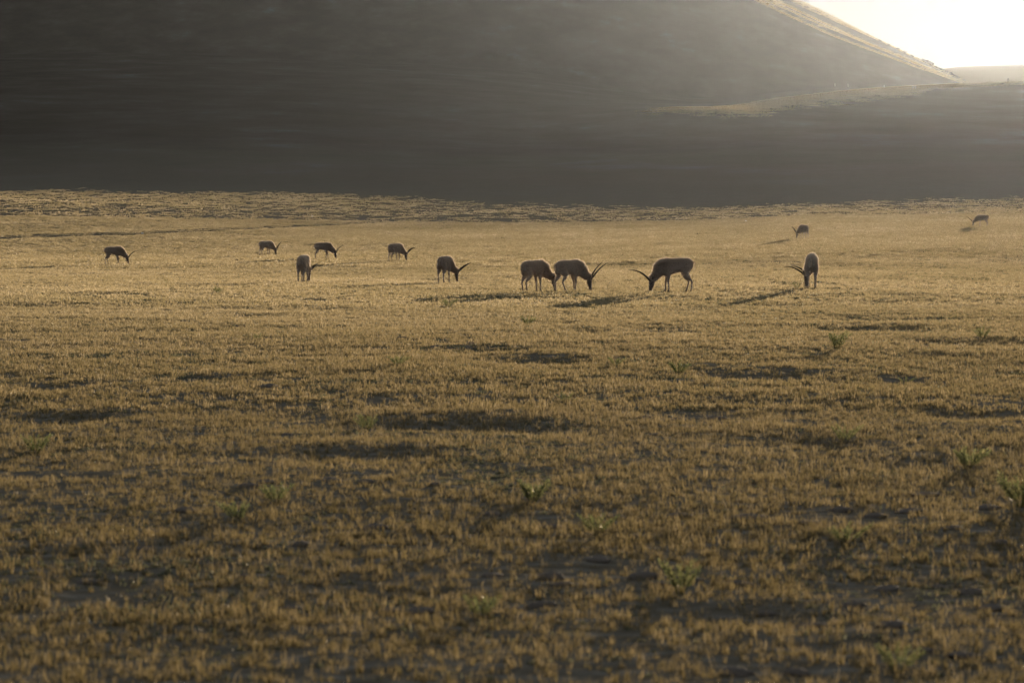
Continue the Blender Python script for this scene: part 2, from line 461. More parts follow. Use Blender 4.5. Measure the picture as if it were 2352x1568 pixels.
# ------------------------------------------------------------------ grass (one mass, instanced clumps)
def clump_mesh(name, nbl, radius, hmin, hmax, width, seed, spread=0.32, mat=None):
    r = np.random.default_rng(seed)
    V = []; Fc = []
    # a clump is a few tussocks
    nt_ = max(3, int(nbl / 5))
    cx = r.normal(0, radius * .5, nt_); cyy = r.normal(0, radius * .5, nt_)
    hs = r.uniform(0.3, 1.0, nt_)
    for i in range(nbl):
        k = r.integers(0, nt_)
        x = cx[k] + r.normal(0, radius * .13); y = cyy[k] + r.normal(0, radius * .13)
        h = r.uniform(hmin, hmax) * hs[k]
        a = r.uniform(0, 2 * math.pi)
        lean = abs(r.normal(0, spread)) * h
        la = r.uniform(0, 2 * math.pi)
        dx, dy = math.cos(la) * lean, math.sin(la) * lean
        w = width * r.uniform(.6, 1.3) / 2
        ca, sa = math.cos(a) * w, math.sin(a) * w
        b = len(V)
        V += [(x - ca, y - sa, -0.01), (x + ca, y + sa, -0.01),
              (x + dx * .35 + ca * .8, y + dy * .35 + sa * .8, h * .6), (x + dx * .35 - ca * .8, y + dy * .35 - sa * .8, h * .6),
              (x + dx, y + dy, h)]
        Fc += [(b, b + 1, b + 2), (b, b + 2, b + 3), (b + 3, b + 2, b + 4)]
    return mesh_np(name, V, Fc, mat or M_grass, smooth=False)
# coarse terrain grid: how far above the shadow line of the skyline a place stands (pale grass is left off shaded ground, painting in the shadow edge)
GX = np.arange(-420, 1100, 10.0); GY = np.arange(380, 4300, 14.0)
GXX, GYY = np.meshgrid(GX, GY)
GZ = height(GXX.ravel(), GYY.ravel(), False).reshape(GXX.shape)
def gz(x, y):
    u = np.clip((x - GX[0]) / 10.0, 0, len(GX) - 1.001); v = np.clip((y - GY[0]) / 14.0, 0, len(GY) - 1.001)
    iu = u.astype(int); iv = v.astype(int); fu = u - iu; fv = v - iv
    return (GZ[iv, iu] * (1 - fu) + GZ[iv, iu + 1] * fu) * (1 - fv) + (GZ[iv + 1, iu] * (1 - fu) + GZ[iv + 1, iu + 1] * fu) * fv
def clearance(x, y, z):
    te = math.tan(SUN_EL); c = np.full(x.shape, 1e9)
    for s_ in np.concatenate([np.linspace(15, 120, 8), np.linspace(150, 2000, 75)]):
        c = np.minimum(c, z + te * s_ - gz(x + math.sin(SUN_AZ) * s_, y + math.cos(SUN_AZ) * s_))
    return c


LODS = [
    # (d0, d1, per m2, clump blades, clump radius, hmin, hmax, width)
    (11.5, 34, 150, 26, .060, .014, .068, .0032),
    (34, 85, 56, 38, .11, .020, .073, .0068),
    (85, 180, 17, 60, .22, .03, .080, .013),
    (180, 380, 4.6, 80, .42, .035, .095, .026),
    (380, 1000, 0.8, 70, .95, .04, .13, .07),
]
def flat_at(px, py):
    D = CAM_H / math.tan(math.atan((py - H0 / 2) / F0) + PITCH)
    return (px - W0 / 2) / F0 * D, D
_bare = []
for px, py, w, h in [(1600, 968, 190, 20), (1850, 985, 90, 14), (250, 1368, 210, 34), (180, 1150, 120, 16), (1960, 1195, 260, 38), (2020, 1370, 260, 60),
                     (1330, 1310, 190, 44), (700, 975, 130, 18), (560, 1060, 120, 14), (2080, 878, 130, 14), (840, 1110, 130, 16), (1900, 790, 90, 8),
                     (150, 1300, 140, 18), (1240, 1400, 120, 26), (1050, 795, 110, 10), (1700, 1540, 160, 30), (90, 1415, 90, 18), (600, 890, 60, 8)]:
    x_, d_ = flat_at(px, py); _, d2_ = flat_at(px, py + h)
    _bare.append((x_, d_, w * .72 / F0 * d_, max(.12, (d_ - d2_) * .8)))
CLODS = [(1725, 1196, 60), (1930, 1175, 46), (2010, 1190, 40), (2090, 1178, 50), (2270, 1170, 50), (1860, 1205, 44), (2190, 1215, 36),
         (1470, 1238, 42), (1475, 1330, 60), (1375, 1290, 50), (1130, 1325, 50), (1265, 1330, 56), (1290, 1345, 40), (1240, 1395, 46),
         (1700, 1345, 44), (2040, 1355, 46), (2160, 1352, 40), (2230, 1365, 54), (2050, 1440, 60), (1860, 1440, 50), (1760, 1415, 40),
         (2280, 1400, 56), (1590, 1335, 44), (960, 1410, 60), (900, 1405, 44), (1180, 1402, 40), (560, 1325, 26), (425, 1175, 40),
         (760, 1105, 36), (840, 1110, 30), (1420, 1192, 40), (1560, 1190, 44), (1400, 1220, 30), (670, 1400, 40), (1690, 1550, 70),
         (1830, 1550, 50), (1540, 1345, 40), (1960, 1395, 44), (270, 795, 16), (300, 808, 18), (318, 806, 16), (615, 892, 40), (880, 850, 14),
         (900, 782, 20), (920, 778, 20), (1000, 800, 26), (1030, 802, 18), (1080, 790, 14), (240, 1210, 34), (150, 1205, 30), (350, 1225, 30),
         (640, 985, 26), (660, 1000, 24), (1480, 962, 26), (1560, 968, 40), (1640, 965, 40), (1700, 975, 30), (1500, 1000, 26), (1580, 985, 30),
         (1300, 1010, 24), (950, 870, 20), (570, 1120, 40), (610, 1110, 36), (1000, 1115, 30), (1130, 1185, 40), (2300, 1250, 40), (2220, 1510, 60),
         (2120, 1500, 50), (1270, 1215, 40), (1180, 1115, 24), (200, 1340, 50), (330, 1265, 40), (2130, 1140, 50), (860, 1215, 44), (690, 1255, 40)]
_clods = []
for px, py, wp in CLODS:
    x_, d_ = flat_at(px, py); _clods.append((x_, d_, wp / 2 * d_ / F0))
gcol = bpy.data.collections.new("grass_clumps")
PTS = []; IDX = []; ROT = []; SCL = []
vi = 0
def bare_mask(x, y):
    px = W0 / 2 + x / y * F0
    n = fbm(x / 2.2, y / 4.5, 301, 4)          # about -1.6..1.6
    n2 = fbm(x / 0.35, y / 0.5, 311, 2)
    b = sstep(.85, 1.35, n + 0.45 * n2)
    if 150 < y.mean() < 700:
        b = np.maximum(b, .6 * track_w(x, y)[0])
    for (cx_, cy_, wx_, wy_) in _bare:
        q = .25 + ((x - cx_) / wx_) ** 2 + ((y - cy_) / wy_) ** 2
        b = np.maximum(b, sstep(1.3, .35, q + .35 * n2 + .25 * n))
    if y.min() < 90:
        for (cx_, cy_, w_) in _clods:
            b = np.maximum(b, 1.15 * sstep(1.7, .9, np.hypot(x - cx_, (y - cy_ + w_ * 1.2) * .45) / w_))
    return b
for li, (d0, d1, dens, nb, rad, hmn, hmx, wd) in enumerate(LODS):
    for v in range(5):
        if v == 4 and li < 3:      # low grey-green herbs between the grass
            cm_ = clump_mesh("clump", nb, rad * 1.1, hmn * .5, hmx * .42, wd * 1.9, 100 + li * 10 + v, spread=.9, mat=M_herb)
        elif v == 3 and li < 3:    # taller seed stalks, few and bent
            cm_ = clump_mesh("clump", nb // 2, rad, hmx * .5, hmx * 1.75, wd * .62, 100 + li * 10 + v, spread=.5)
        else:
            cm_ = clump_mesh("clump", nb, rad, hmn, hmx * (1, .8, 1.1, 1, 1)[v], wd, 100 + li * 10 + v)
        o = bpy.data.objects.new("clump_%d%d" % (li, v), cm_)
        gcol.objects.link(o)
    wdt = 0.132
    area = wdt * (d1 * d1 - d0 * d0)
    n = int(area * dens)
    y = np.sqrt(RNG.uniform(d0 * d0, d1 * d1, n)); x = RNG.uniform(-wdt, wdt, n) * y
    bm_ = bare_mask(x, y)
    vig = 0.5 + 0.5 * fbm(x / 1.1, y / 1.8, 321, 3)
    keep = RNG.uniform(0, 1, n) > np.clip(bm_ * 0.64 + 0.12 * sstep(.45, .0, vig), 0, .95)
    x = x[keep]; y = y[keep]; bm_ = bm_[keep]; vig = vig[keep]
    z = height(x, y)
    if d0 >= 380:
        cl = clearance(x, y, z)
        k2 = RNG.uniform(0, 1, len(x)) < sstep(-.4, 1.3, cl)  # far grass dropped from shaded ground to draw the shadow edge
        x = x[k2]; y = y[k2]; z = z[k2]; bm_ = bm_[k2]; vig = vig[k2]
    n = len(x)
    PTS.append(np.stack([x, y, z], 1))
    pick = RNG.integers(0, 3, n)
    hn = fbm(x / 1.6, y / 2.6, 351, 3); u_ = RNG.uniform(0, 1, n)
    pick = np.where(u_ < .10 + .12 * sstep(.2, .8, fbm(x / 3, y / 5, 361, 2)), 3, pick)
    pick = np.where(RNG.uniform(0, 1, n) < .08 + .45 * sstep(.35, 1.0, hn), 4, pick)
    IDX.append(pick + vi)
    ROT.append(np.stack([RNG.normal(0, .08, n), RNG.normal(0, .08, n), RNG.uniform(0, 6.283, n)], 1))
    SCL.append(RNG.uniform(.65, 1.2, n) * (0.75 + 0.35 * np.clip(vig, 0, 1.2)) * (1 - .35 * bm_))
    vi += 5
# (placed below)
# pale tussocks added only where sun reaches, to brighten the right flank and saddle
for v in range(5):
    o = bpy.data.objects.new("clump_s%d" % v, clump_mesh("clump", 60, 2.6, .05, .16, .22, 900 + v, mat=M_tuss))
    gcol.objects.link(o)
n = 420000
x = RNG.uniform(20, 620, n); y = RNG.uniform(950, 3400, n)
keep = (x < y * .135); x = x[keep]; y = y[keep]
z = height(x, y)
cl = clearance(x, y, z)
keep = RNG.uniform(0, 1, len(x)) < np.where(y < 2350, sstep(-.9, .2, cl), sstep(-.1, 1.2, cl)) * sstep(950, 1150, y)
x = x[keep]; y = y[keep]; z = z[keep]; n = len(x)
print("tussocks", n)
PTS.append(np.stack([x, y, z], 1)); IDX.append(RNG.integers(0, 5, n) + vi)
ROT.append(np.stack([np.zeros(n), np.zeros(n), RNG.uniform(0, 6.283, n)], 1)); SCL.append(RNG.uniform(.8, 1.15, n))
PTS = np.concatenate(PTS); IDX = np.concatenate(IDX); ROT = np.concatenate(ROT); SCL = np.concatenate(SCL)
print("grass clumps:", len(PTS))
gm = bpy.data.meshes.new("grass")
gm.vertices.add(len(PTS)); gm.vertices.foreach_set('co', PTS.astype(np.float32).ravel())
a = gm.attributes.new("idx", 'INT', 'POINT'); a.data.foreach_set('value', IDX.astype(np.int32))
a = gm.attributes.new("rot", 'FLOAT_VECTOR', 'POINT'); a.data.foreach_set('vector', ROT.astype(np.float32).ravel())
a = gm.attributes.new("scl", 'FLOAT', 'POINT'); a.data.foreach_set('value', SCL.astype(np.float32))
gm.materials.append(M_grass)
go = link("grass", gm)
tag(go, "short dry golden grass covering the whole plain", "grass", kind='stuff')
ng = bpy.data.node_groups.new("grass_scatter", 'GeometryNodeTree')
ng.interface.new_socket("Geometry", in_out='INPUT', socket_type='NodeSocketGeometry')
ng.interface.new_socket("Geometry", in_out='OUTPUT', socket_type='NodeSocketGeometry')
gi = ng.nodes.new('NodeGroupInput'); gout = ng.nodes.new('NodeGroupOutput')
ci = ng.nodes.new('GeometryNodeCollectionInfo'); ci.inputs['Collection'].default_value = gcol
ci.inputs['Separate Children'].default_value = True; ci.inputs['Reset Children'].default_value = True
iop = ng.nodes.new('GeometryNodeInstanceOnPoints'); iop.inputs['Pick Instance'].default_value = True
def nattr(nm, ty):
    n = ng.nodes.new('GeometryNodeInputNamedAttribute'); n.data_type = ty; n.inputs['Name'].default_value = nm
    return n.outputs[0]
ng.links.new(gi.outputs[0], iop.inputs['Points'])
ng.links.new(ci.outputs[0], iop.inputs['Instance'])
ng.links.new(nattr('idx', 'INT'), iop.inputs['Instance Index'])
ng.links.new(nattr('rot', 'FLOAT_VECTOR'), iop.inputs['Rotation'])
ng.links.new(nattr('scl', 'FLOAT'), iop.inputs['Scale'])
ng.links.new(iop.outputs[0], gout.inputs[0])
md = go.modifiers.new("scatter", 'NODES'); md.node_group = ng

# ------------------------------------------------------------------ antelopes
def tube(points, radii, n=14, squash=None):
    """closed tapered tube; radii scalars or (side, vertical) pairs; returns verts, tris/quads as tris"""
    P = [Vector(p) for p in points]
    V = []; Fc = []
    up0 = Vector((0, 0, 1))
    for i, p in enumerate(P):
        tng = (P[min(i + 1, len(P) - 1)] - P[max(i - 1, 0)]).normalized()
        up = up0 if abs(tng.z) < 0.95 else Vector((1, 0, 0))
        side = tng.cross(up).normalized(); upv = side.cross(tng).normalized()
        r = radii[i]
        ra, rb = (r, r) if not isinstance(r, tuple) else r
        for k in range(n):
            a = 2 * math.pi * k / n
            V.append(p + side * (ra * math.cos(a)) + upv * (rb * math.sin(a)))
    m = len(P)
    for i in range(m - 1):
        for k in range(n):
            a, b = i * n + k, i * n + (k + 1) % n
            c, d = a + n, b + n
            Fc += [(a, b, d), (a, d, c)]
    c0 = len(V); V.append(P[0]); c1 = len(V); V.append(P[-1])
    for k in range(n):
        Fc.append((c0, (k + 1) % n, k))
        Fc.append((c1, (m - 1) * n + k, (m - 1) * n + (k + 1) % n))
    return V, Fc

def subdiv_path(pts, rad, k=4):
    """Catmull-Rom densify of points and radii"""
    P = [np.array(p, float) for p in pts]; R = [np.array(r if isinstance(r, tuple) else (r, r), float) for r in rad]
    o = []; q = []
    for i in range(len(P) - 1):
        p0 = P[max(i - 1, 0)]; p1 = P[i]; p2 = P[i + 1]; p3 = P[min(i + 2, len(P) - 1)]
        r0 = R[max(i - 1, 0)]; r1 = R[i]; r2 = R[i + 1]; r3 = R[min(i + 2, len(P) - 1)]
        for j in range(k):
            t = j / k
            f = lambda a, b, c, d: 0.5 * (2 * b + (c - a) * t + (2 * a - 5 * b + 4 * c - d) * t * t + (3 * b - a - 3 * c + d) * t ** 3)
            o.append(f(p0, p1, p2, p3)); q.append(tuple(np.maximum(f(r0, r1, r2, r3), .004)))
    o.append(P[-1]); q.append(tuple(R[-1]))
    return [tuple(x) for x in o], q

class Acc:
    def __init__(s): s.V = []; s.F = []
    def add(s, vf):
        b = len(s.V); s.V += [tuple(v) for v in vf[0]]; s.F += [tuple(i + b for i in f) for f in vf[1]]

def eye_mesh():
    v, f = tube([(0, 0, -.011), (0, 0, -.007), (0, 0, 0), (0, 0, .007), (0, 0, .011)], [.002, .009, .012, .009, .002], 8)
    return mesh_np("eye", v, f, M_eye)
def hoof_mesh():
    v, f = tube([(-.004, 0, .055), (0, 0, .03), (.008, 0, .008), (.010, 0, 0)], [.024, .029, .033, .030], 10)
    return mesh_np("hoof", v, f, M_hoof)
EYE = eye_mesh(); HOOF = hoof_mesh()

def build_antelope(label, px, py, yaw, legs=(0, 0, 0, 0), neck_yaw=0.0, reach=0.0, head_drop=0.0, scale=1.0,
                   horn_len=.60, horn_e0=56, horn_e1=4, seed=0, lift=None, horn_yaw=0.0, dist=None, splay=13, pitch=0.0):
    rnd = np.random.default_rng(seed)
    if dist is None:
        base = at(px, py)
    else:
        x = (px - W0 / 2) / F0 * dist
        base = Vector((x, dist, h1(x, dist)))
    root = bpy.data.objects.new("antelope", None)
    C.objects.link(root)
    root.location = base; root.rotation_euler = (0, 0, math.radians(yaw)); root.scale = (scale,) * 3
    root.empty_display_size = 0.3
    tag(root, label, "antelope", "antelopes grazing on the plain")
    A = Acc()
    torso = [(-.440, 0, .655), (-.415, 0, .655), (-.36, 0, .650), (-.28, 0, .655), (-.15, 0, .662), (0, 0, .645), (.12, 0, .625), (.22, 0, .612), (.30, 0, .595), (.36, 0, .57)]
    tr = [(.02, .035), (.062, .085), (.102, .128), (.125, .155), (.132, .160), (.140, .178), (.135, .198), (.115, .200), (.085, .16), (.04, .08)]
    A.add(tube(*subdiv_path(torso, tr, 3), n=20))
    cy_, sy_ = math.cos(math.radians(neck_yaw)), math.sin(math.radians(neck_yaw))
    px0 = 0.20
    def ny(p, k=1.0):
        x, y, z = p
        a = math.radians(neck_yaw) * k
        c, s_ = math.cos(a), math.sin(a)
        return (px0 + (x - px0) * c - y * s_, (x - px0) * s_ + y * c, z)
    poll = ny((.60 + reach, 0, .36 - head_drop))
    nose = ny((.635 + reach * 1.05, 0, .045 ))
    neck = [(.12, 0, .64), ny((.27, 0, .62), .4), ny((.38 + reach * .35, 0, .54 - head_drop * .3), .75),
            ny((.49 + reach * .7, 0, .43 - head_drop * .65), .93), poll]
    A.add(tube(*subdiv_path(neck, [(.13, .19), (.115, .185), (.085, .135), (.066, .098), (.058, .070)], 3), n=16))
    pv = Vector(poll); nv = Vector(nose); hd = (nv - pv).normalized(); hl = (nv - pv).length
    hy = Vector((math.cos(math.radians(neck_yaw)), math.sin(math.radians(neck_yaw)), 0))     # heading of the head
    side = Vector((-hy.y, hy.x, 0))
    fro = side.cross(hd).normalized()
    if fro.dot(hy) < 0: fro = -fro
    hp = [pv - hd * .05, pv, pv + hd * hl * .22 + fro * .004, pv + hd * hl * .42, pv + hd * hl * .62 + fro * .008, pv + hd * hl * .82 + fro * .012, pv + hd * hl * .95 + fro * .012, nv + fro * .01]
    A.add(tube(*subdiv_path(hp, [.035, .058, (.062, .070), (.056, .068), (.043, .054), (.038, .044), (.036, .040), .02], 3), n=14))
    # legs: order fore-left, fore-right, hind-left, hind-right
    hoofs = []
    for k, dxl in enumerate(legs):
        s = 1 if k % 2 == 0 else -1
        if k < 2:
            J = [(.17, .075, .60), (.165, .085, .50), (.15, .085, .41), (.175, .080, .27), (.175, .076, .16), (.175, .075, .085), (.190, .075, .035)]
            R = [(.055, .075), (.055, .075), .045, .027, .0195, .023, .024]
            hz = .60
        else:
            J = [(-.28, .075, .62), (-.265, .088, .52), (-.245, .090, .43), (-.325, .085, .325), (-.375, .080, .27), (-.355, .078, .16), (-.345, .078, .085), (-.325, .078, .035)]
            R = [(.065, .10), (.068, .10), .068, .038, .027, .0200, .024, .024]
            hz = .62
        P = []
        for (x, y, z) in J:
            q = 1 - z / hz
            zz = z
            xx = x + dxl * (q ** 0.9)
            if lift and lift[k]:
                zz = z + lift[k] * max(0, q) ** 1.5
            P.append((xx, s * (y + .012 * q), zz))
        A.add(tube(*subdiv_path(P, R, 3), n=12))
        hoofs.append(P[-1])
    if pitch:
        A.V = [(x, y, z - pitch * (x + .35) * float(np.clip((z - .42) / .15, 0, 1)) * (1 if x < .32 else max(0, 1 - (x - .32) * 3))) for (x, y, z) in A.V]
    me = bpy.data.meshes.new("body_cage")
    me.from_pydata(A.V, [], A.F); me.update()
    tmp = bpy.data.objects.new("tmp_body", me); C.objects.link(tmp)
    m1 = tmp.modifiers.new("r", 'REMESH'); m1.mode = 'VOXEL'; m1.voxel_size = 0.0105; m1.use_smooth_shade = True
    m2 = tmp.modifiers.new("s", 'SMOOTH'); m2.factor = 0.5; m2.iterations = 5
    dg = bpy.context.evaluated_depsgraph_get()
    bme = bpy.data.meshes.new_from_object(tmp.evaluated_get(dg))
    bpy.data.objects.remove(tmp, do_unlink=True); bpy.data.meshes.remove(me)
    bme.name = "body"
    nvt = len(bme.vertices)
    co = np.empty(nvt * 3, np.float32); bme.vertices.foreach_get('co', co); co = co.reshape(-1, 3)
    nrm = np.empty(nvt * 3, np.float32); bme.vertices.foreach_get('normal', nrm); nrm = nrm.reshape(-1, 3)
    # tousled coat relief
    co2 = co + nrm * (noise(co[:, 0] * 14 + seed, co[:, 2] * 14 + co[:, 1] * 9, 5)[:, None] * .005) * (co[:, 2:3] > .38)
    bme.vertices.foreach_set('co', co2.astype(np.float32).ravel())
    x, y, z = co[:, 0], co[:, 1], co[:, 2]
    col = np.tile(np.array([.33, .275, .235], np.float32), (nvt, 1))
    def mixc(w, c):
        col[:] = col * (1 - w[:, None]) + np.array(c, np.float32) * w[:, None]
    mixc(sstep(.50, .40, z) * sstep(.30, .22, x) * .8, (.42, .37, .32))            # pale belly and inner legs
    mixc(sstep(-.36, -.43, x) * sstep(.52, .60, z) * sstep(.03, .06, np.abs(y)) * .85, (.44, .40, .36))  # rump patch
    mixc(sstep(.30, .40, x) * .35, (.23, .19, .155))                               # neck paler
    dh_ = np.linalg.norm(co - np.array(pv + hd * hl * .55), axis=1)
    mixc(sstep(.17, .10, dh_) * .85, (.09, .08, .074))                           # dark face
    dm = np.linalg.norm(co - np.array(nv), axis=1)
    mixc(sstep(.075, .03, dm) * .7, (.20, .19, .18))
    mixc(sstep(.40, .30, z) * (np.linalg.norm(co - np.array(pv), axis=1) > .22) * sstep(.46, .40, x) * .5, (.17, .135, .11))
    ca = bme.color_attributes.new("coat", 'FLOAT_COLOR', 'POINT')
    ca.data.foreach_set('color', np.concatenate([col, np.ones((nvt, 1), np.float32)], 1).astype(np.float32).ravel())
    bme.materials.clear(); bme.materials.append(M_coat)
    bme.polygons.foreach_set('use_smooth', np.ones(len(bme.polygons), bool))
    body = link("body", bme, root)
    # fur fringe: fine hairs over the coat, long on neck, withers and chest
    NH = 42000
    pick = rnd.integers(0, nvt, NH)
    P0 = co2[pick]; Nn = nrm[pick]
    nz = P0[:, 2]
    nk = sstep(.0, .36, P0[:, 0])
    top = sstep(-.2, .6, Nn[:, 2])
    Ln = .009 + .005 * (nz > .4) + .024 * top + .042 * nk * (.35 + .65 * np.abs(Nn[:, 2])) * (nz > .3) * rnd.uniform(.3, 1, NH) + .012 * top * nk
    hdist = np.linalg.norm(P0 - np.array(pv + hd * hl * .6), axis=1)
    Ln = np.where(hdist < .19, .006, Ln)
    Ln = np.where((nz < .36) & (hdist >= .19) & (P0[:, 0] < .45), .007, Ln)
    tuft = noise(P0[:, 0] * 22 + seed, P0[:, 2] * 22, 91)
    Ln = Ln * (1 + .5 * tuft * nk)
    flow = np.stack([-.6 * np.ones(NH), np.zeros(NH), -.5 * np.ones(NH)], 1)
    Dn = Nn * .9 + flow * .45 + rnd.normal(0, .22, (NH, 3))
    Dn /= np.linalg.norm(Dn, axis=1)[:, None]
    sd = np.cross(Dn, rnd.normal(0, 1, (NH, 3))); sd /= np.linalg.norm(sd, axis=1)[:, None] + 1e-9
    wv = (.0032 + .0024 * nk)[:, None]
    V = np.empty((NH, 3, 3)); V[:, 0] = P0 - Nn * .003 - sd * wv; V[:, 1] = P0 - Nn * .003 + sd * wv; V[:, 2] = P0 + Dn * Ln[:, None]
    fo = link("fur", mesh_np("fur", V.reshape(-1, 3), np.arange(NH * 3).reshape(-1, 3), M_fur, False), root)
    fo['kind'] = 'stuff'
    # ears
    for s in (1, -1):
        b0 = pv + side * (s * .045) - fro * .01
        dr = (side * s * .75 - hd * .45 + Vector((0, 0, .45))).normalized()
        v, f = tube([b0, b0 + dr * .035, b0 + dr * .075, b0 + dr * .115], [.012, (.024, .012), (.020, .009), .003], 8)
        link("ear", mesh_np("ear", v, f, M_coat), root)
    for e in root.children:
        if e.name.startswith("ear"):
            c2 = e.data.color_attributes.new("coat", 'FLOAT_COLOR', 'POINT')
            c2.data.foreach_set('color', np.tile(np.array([.09, .07, .055, 1], np.float32), len(e.data.vertices)))
    # horns: rise from the forehead and sweep forward in a long shallow arc
    for s in (1, -1):
        b0 = pv + hd * hl * .10 + fro * .045 + side * (s * .028)
        hyaw = math.radians(neck_yaw + horn_yaw + s * splay)
        pts = [b0 - fro * .03]; p = b0.copy(); pts.append(p.copy())
        K = 14
        for i in range(K):
            t = (i + .5) / K
            e = math.radians(horn_e0 + (horn_e1 - horn_e0) * (t ** 1.4))
            yw = hyaw - s * math.radians(9) * t * 1.6
            p = p + Vector((math.cos(yw) * math.cos(e), math.sin(yw) * math.cos(e), math.sin(e))) * (horn_len / K)
            pts.append(p.copy())
        rad = [.024, .0245] + [(.024 * (1 - (i + 1) / K) ** .75 + .0025) * (1 + .06 * (i % 2)) for i in range(K)]
        v, f = tube(pts, rad, 10)
        link("horn", mesh_np("horn", v, f, M_horn), root)
    for s in (1, -1):
        link("eye", EYE, root, pv + hd * hl * .30 + side * (s * .055) + fro * .02)
    for q in hoofs:
        link("hoof", HOOF, root, (q[0], q[1], max(0, q[2] - .036)))
    # short tail hanging over the rump
    v, f = tube([(-.445, 0, .73), (-.475, 0, .69), (-.487, .004, .62), (-.480, .004, .55)], [.02, (.026, .018), (.024, .014), .005], 8)
    tl = link("tail", mesh_np("tail", v, f, M_fur), root)
    return root

ANT = [
    dict(label="leftmost grazing antelope in dark profile, facing right with both horns spread", px=262, py=607, dist=196, yaw=3, legs=(.05, -.03, .08, -.06), seed=1, splay=16),
    dict(label="smallest antelope on the left half, facing right with horns seen as one line", px=611, py=587, dist=240, yaw=33, legs=(.0, .03, -.02, .05), seed=2, splay=5, horn_e0=62, horn_e1=40),
    dict(label="antelope seen from the side with one foreleg stretched forward, right of the smallest one", px=742, py=593, dist=214, yaw=3, legs=(.10, -.01, -.04, -.02), seed=3, splay=9, horn_e0=66, horn_e1=5, horn_yaw=4),
    dict(label="antelope turned half away with head down right, near the middle of the back row", px=908, py=594, dist=200, yaw=48, legs=(.02, .03, .0, .04), seed=4, neck_yaw=-16, splay=11),
    dict(label="antelope seen from behind on the left with legs spread and one short horn showing", px=697, py=656, dist=133, yaw=80, legs=(.0, .02, .0, .02), seed=5, neck_yaw=-4, horn_yaw=-42, splay=3, horn_len=.42, horn_e0=46, horn_e1=30),
    dict(label="antelope seen from behind with broad sunlit rim and two horns sweeping right", px=1021, py=649, dist=134, yaw=72, legs=(.0, .02, .02, .0), seed=6, neck_yaw=-30, horn_yaw=-26, splay=7, horn_len=.55, horn_e0=46, horn_e1=18),
    dict(label="left antelope of the close pair, rump to the viewer and horns crossing its neighbour", px=1226, py=674, dist=113, yaw=46, legs=(.02, -.02, .02, -.02), seed=7, neck_yaw=-32, splay=13, horn_e0=58, horn_e1=24, horn_len=.62),
    dict(label="right antelope of the close pair, stepping with one foreleg bent back", px=1308, py=661, dist=112, yaw=34, legs=(.04, -.05, -.06, .16), seed=8, neck_yaw=-6, splay=23, horn_e0=56, horn_e1=26, horn_len=.66),
    dict(label="largest antelope, facing left in full profile with long curved horns over the grass", px=1549, py=672, dist=105, yaw=178, legs=(-.05, .04, -.06, .06), seed=9, reach=-.08, head_drop=.06, splay=5, horn_e0=50, horn_e1=-14, horn_len=.64, scale=1.05, pitch=.08),
    dict(label="antelope seen straight from behind with horns reaching out left", px=1865, py=664, dist=105, yaw=84, legs=(.0, .0, .0, .02), seed=10, neck_yaw=22, horn_yaw=44, splay=24, horn_e0=40, horn_e1=-6, horn_len=.58, scale=1.02),
    dict(label="small distant antelope turned away left, in the hazy right part of the plain", px=1846, py=549, dist=250, yaw=118, legs=(.0, .03, .0, .03), seed=11, neck_yaw=12, splay=5, horn_e0=52, horn_e1=34),
    dict(label="farthest antelope at the right edge, small, facing left beside the shadow line", px=2256, py=519, dist=300, yaw=180, legs=(.03, -.02, .06, -.04), seed=12, splay=6, horn_e0=50, horn_e1=24, scale=.98, reach=.04),
]
for a_ in ANT:
    build_antelope(**a_)

# ------------------------------------------------------------------ green plants: each a spray of leafy shoots from one crown
def shoot_mesh(seed, n=30, h=.26):
    r = np.random.default_rng(seed)
    V = []; Fc = []
    sv, sf = tube([(0, 0, 0), (.004, 0, h * .4), (.018, 0, h * .75), (.035, 0, h)], [.0024, .0022, .0016, .001], 5)
    V += [tuple(v) for v in sv]; Fc += sf
    for i in range(n):
        t = .25 + .75 * i / n
        z = h * t; x = .035 * t * t
        a = i * 2.4 + r.uniform(-.3, .3)
        L = (.062 * (1 - .4 * t)) * r.uniform(.7, 1.2); e = r.uniform(.6, 1.2)
        d = Vector((math.cos(a) * math.cos(e), math.sin(a) * math.cos(e), math.sin(e)))
        s_ = d.cross(Vector((0, 0, 1))).normalized() * .0048
        p = Vector((x, 0, z)); b = len(V)
        mid = p + d * L * .5; tip = p + d * L
        V += [tuple(p), tuple(mid + s_), tuple(tip), tuple(mid - s_)]
        Fc += [(b, b + 1, b + 2), (b, b + 2, b + 3)]
    return mesh_np("shoot", V, Fc, M_leaf, False)
SHOOTS = [shoot_mesh(s) for s in (1, 2, 3, 4)]
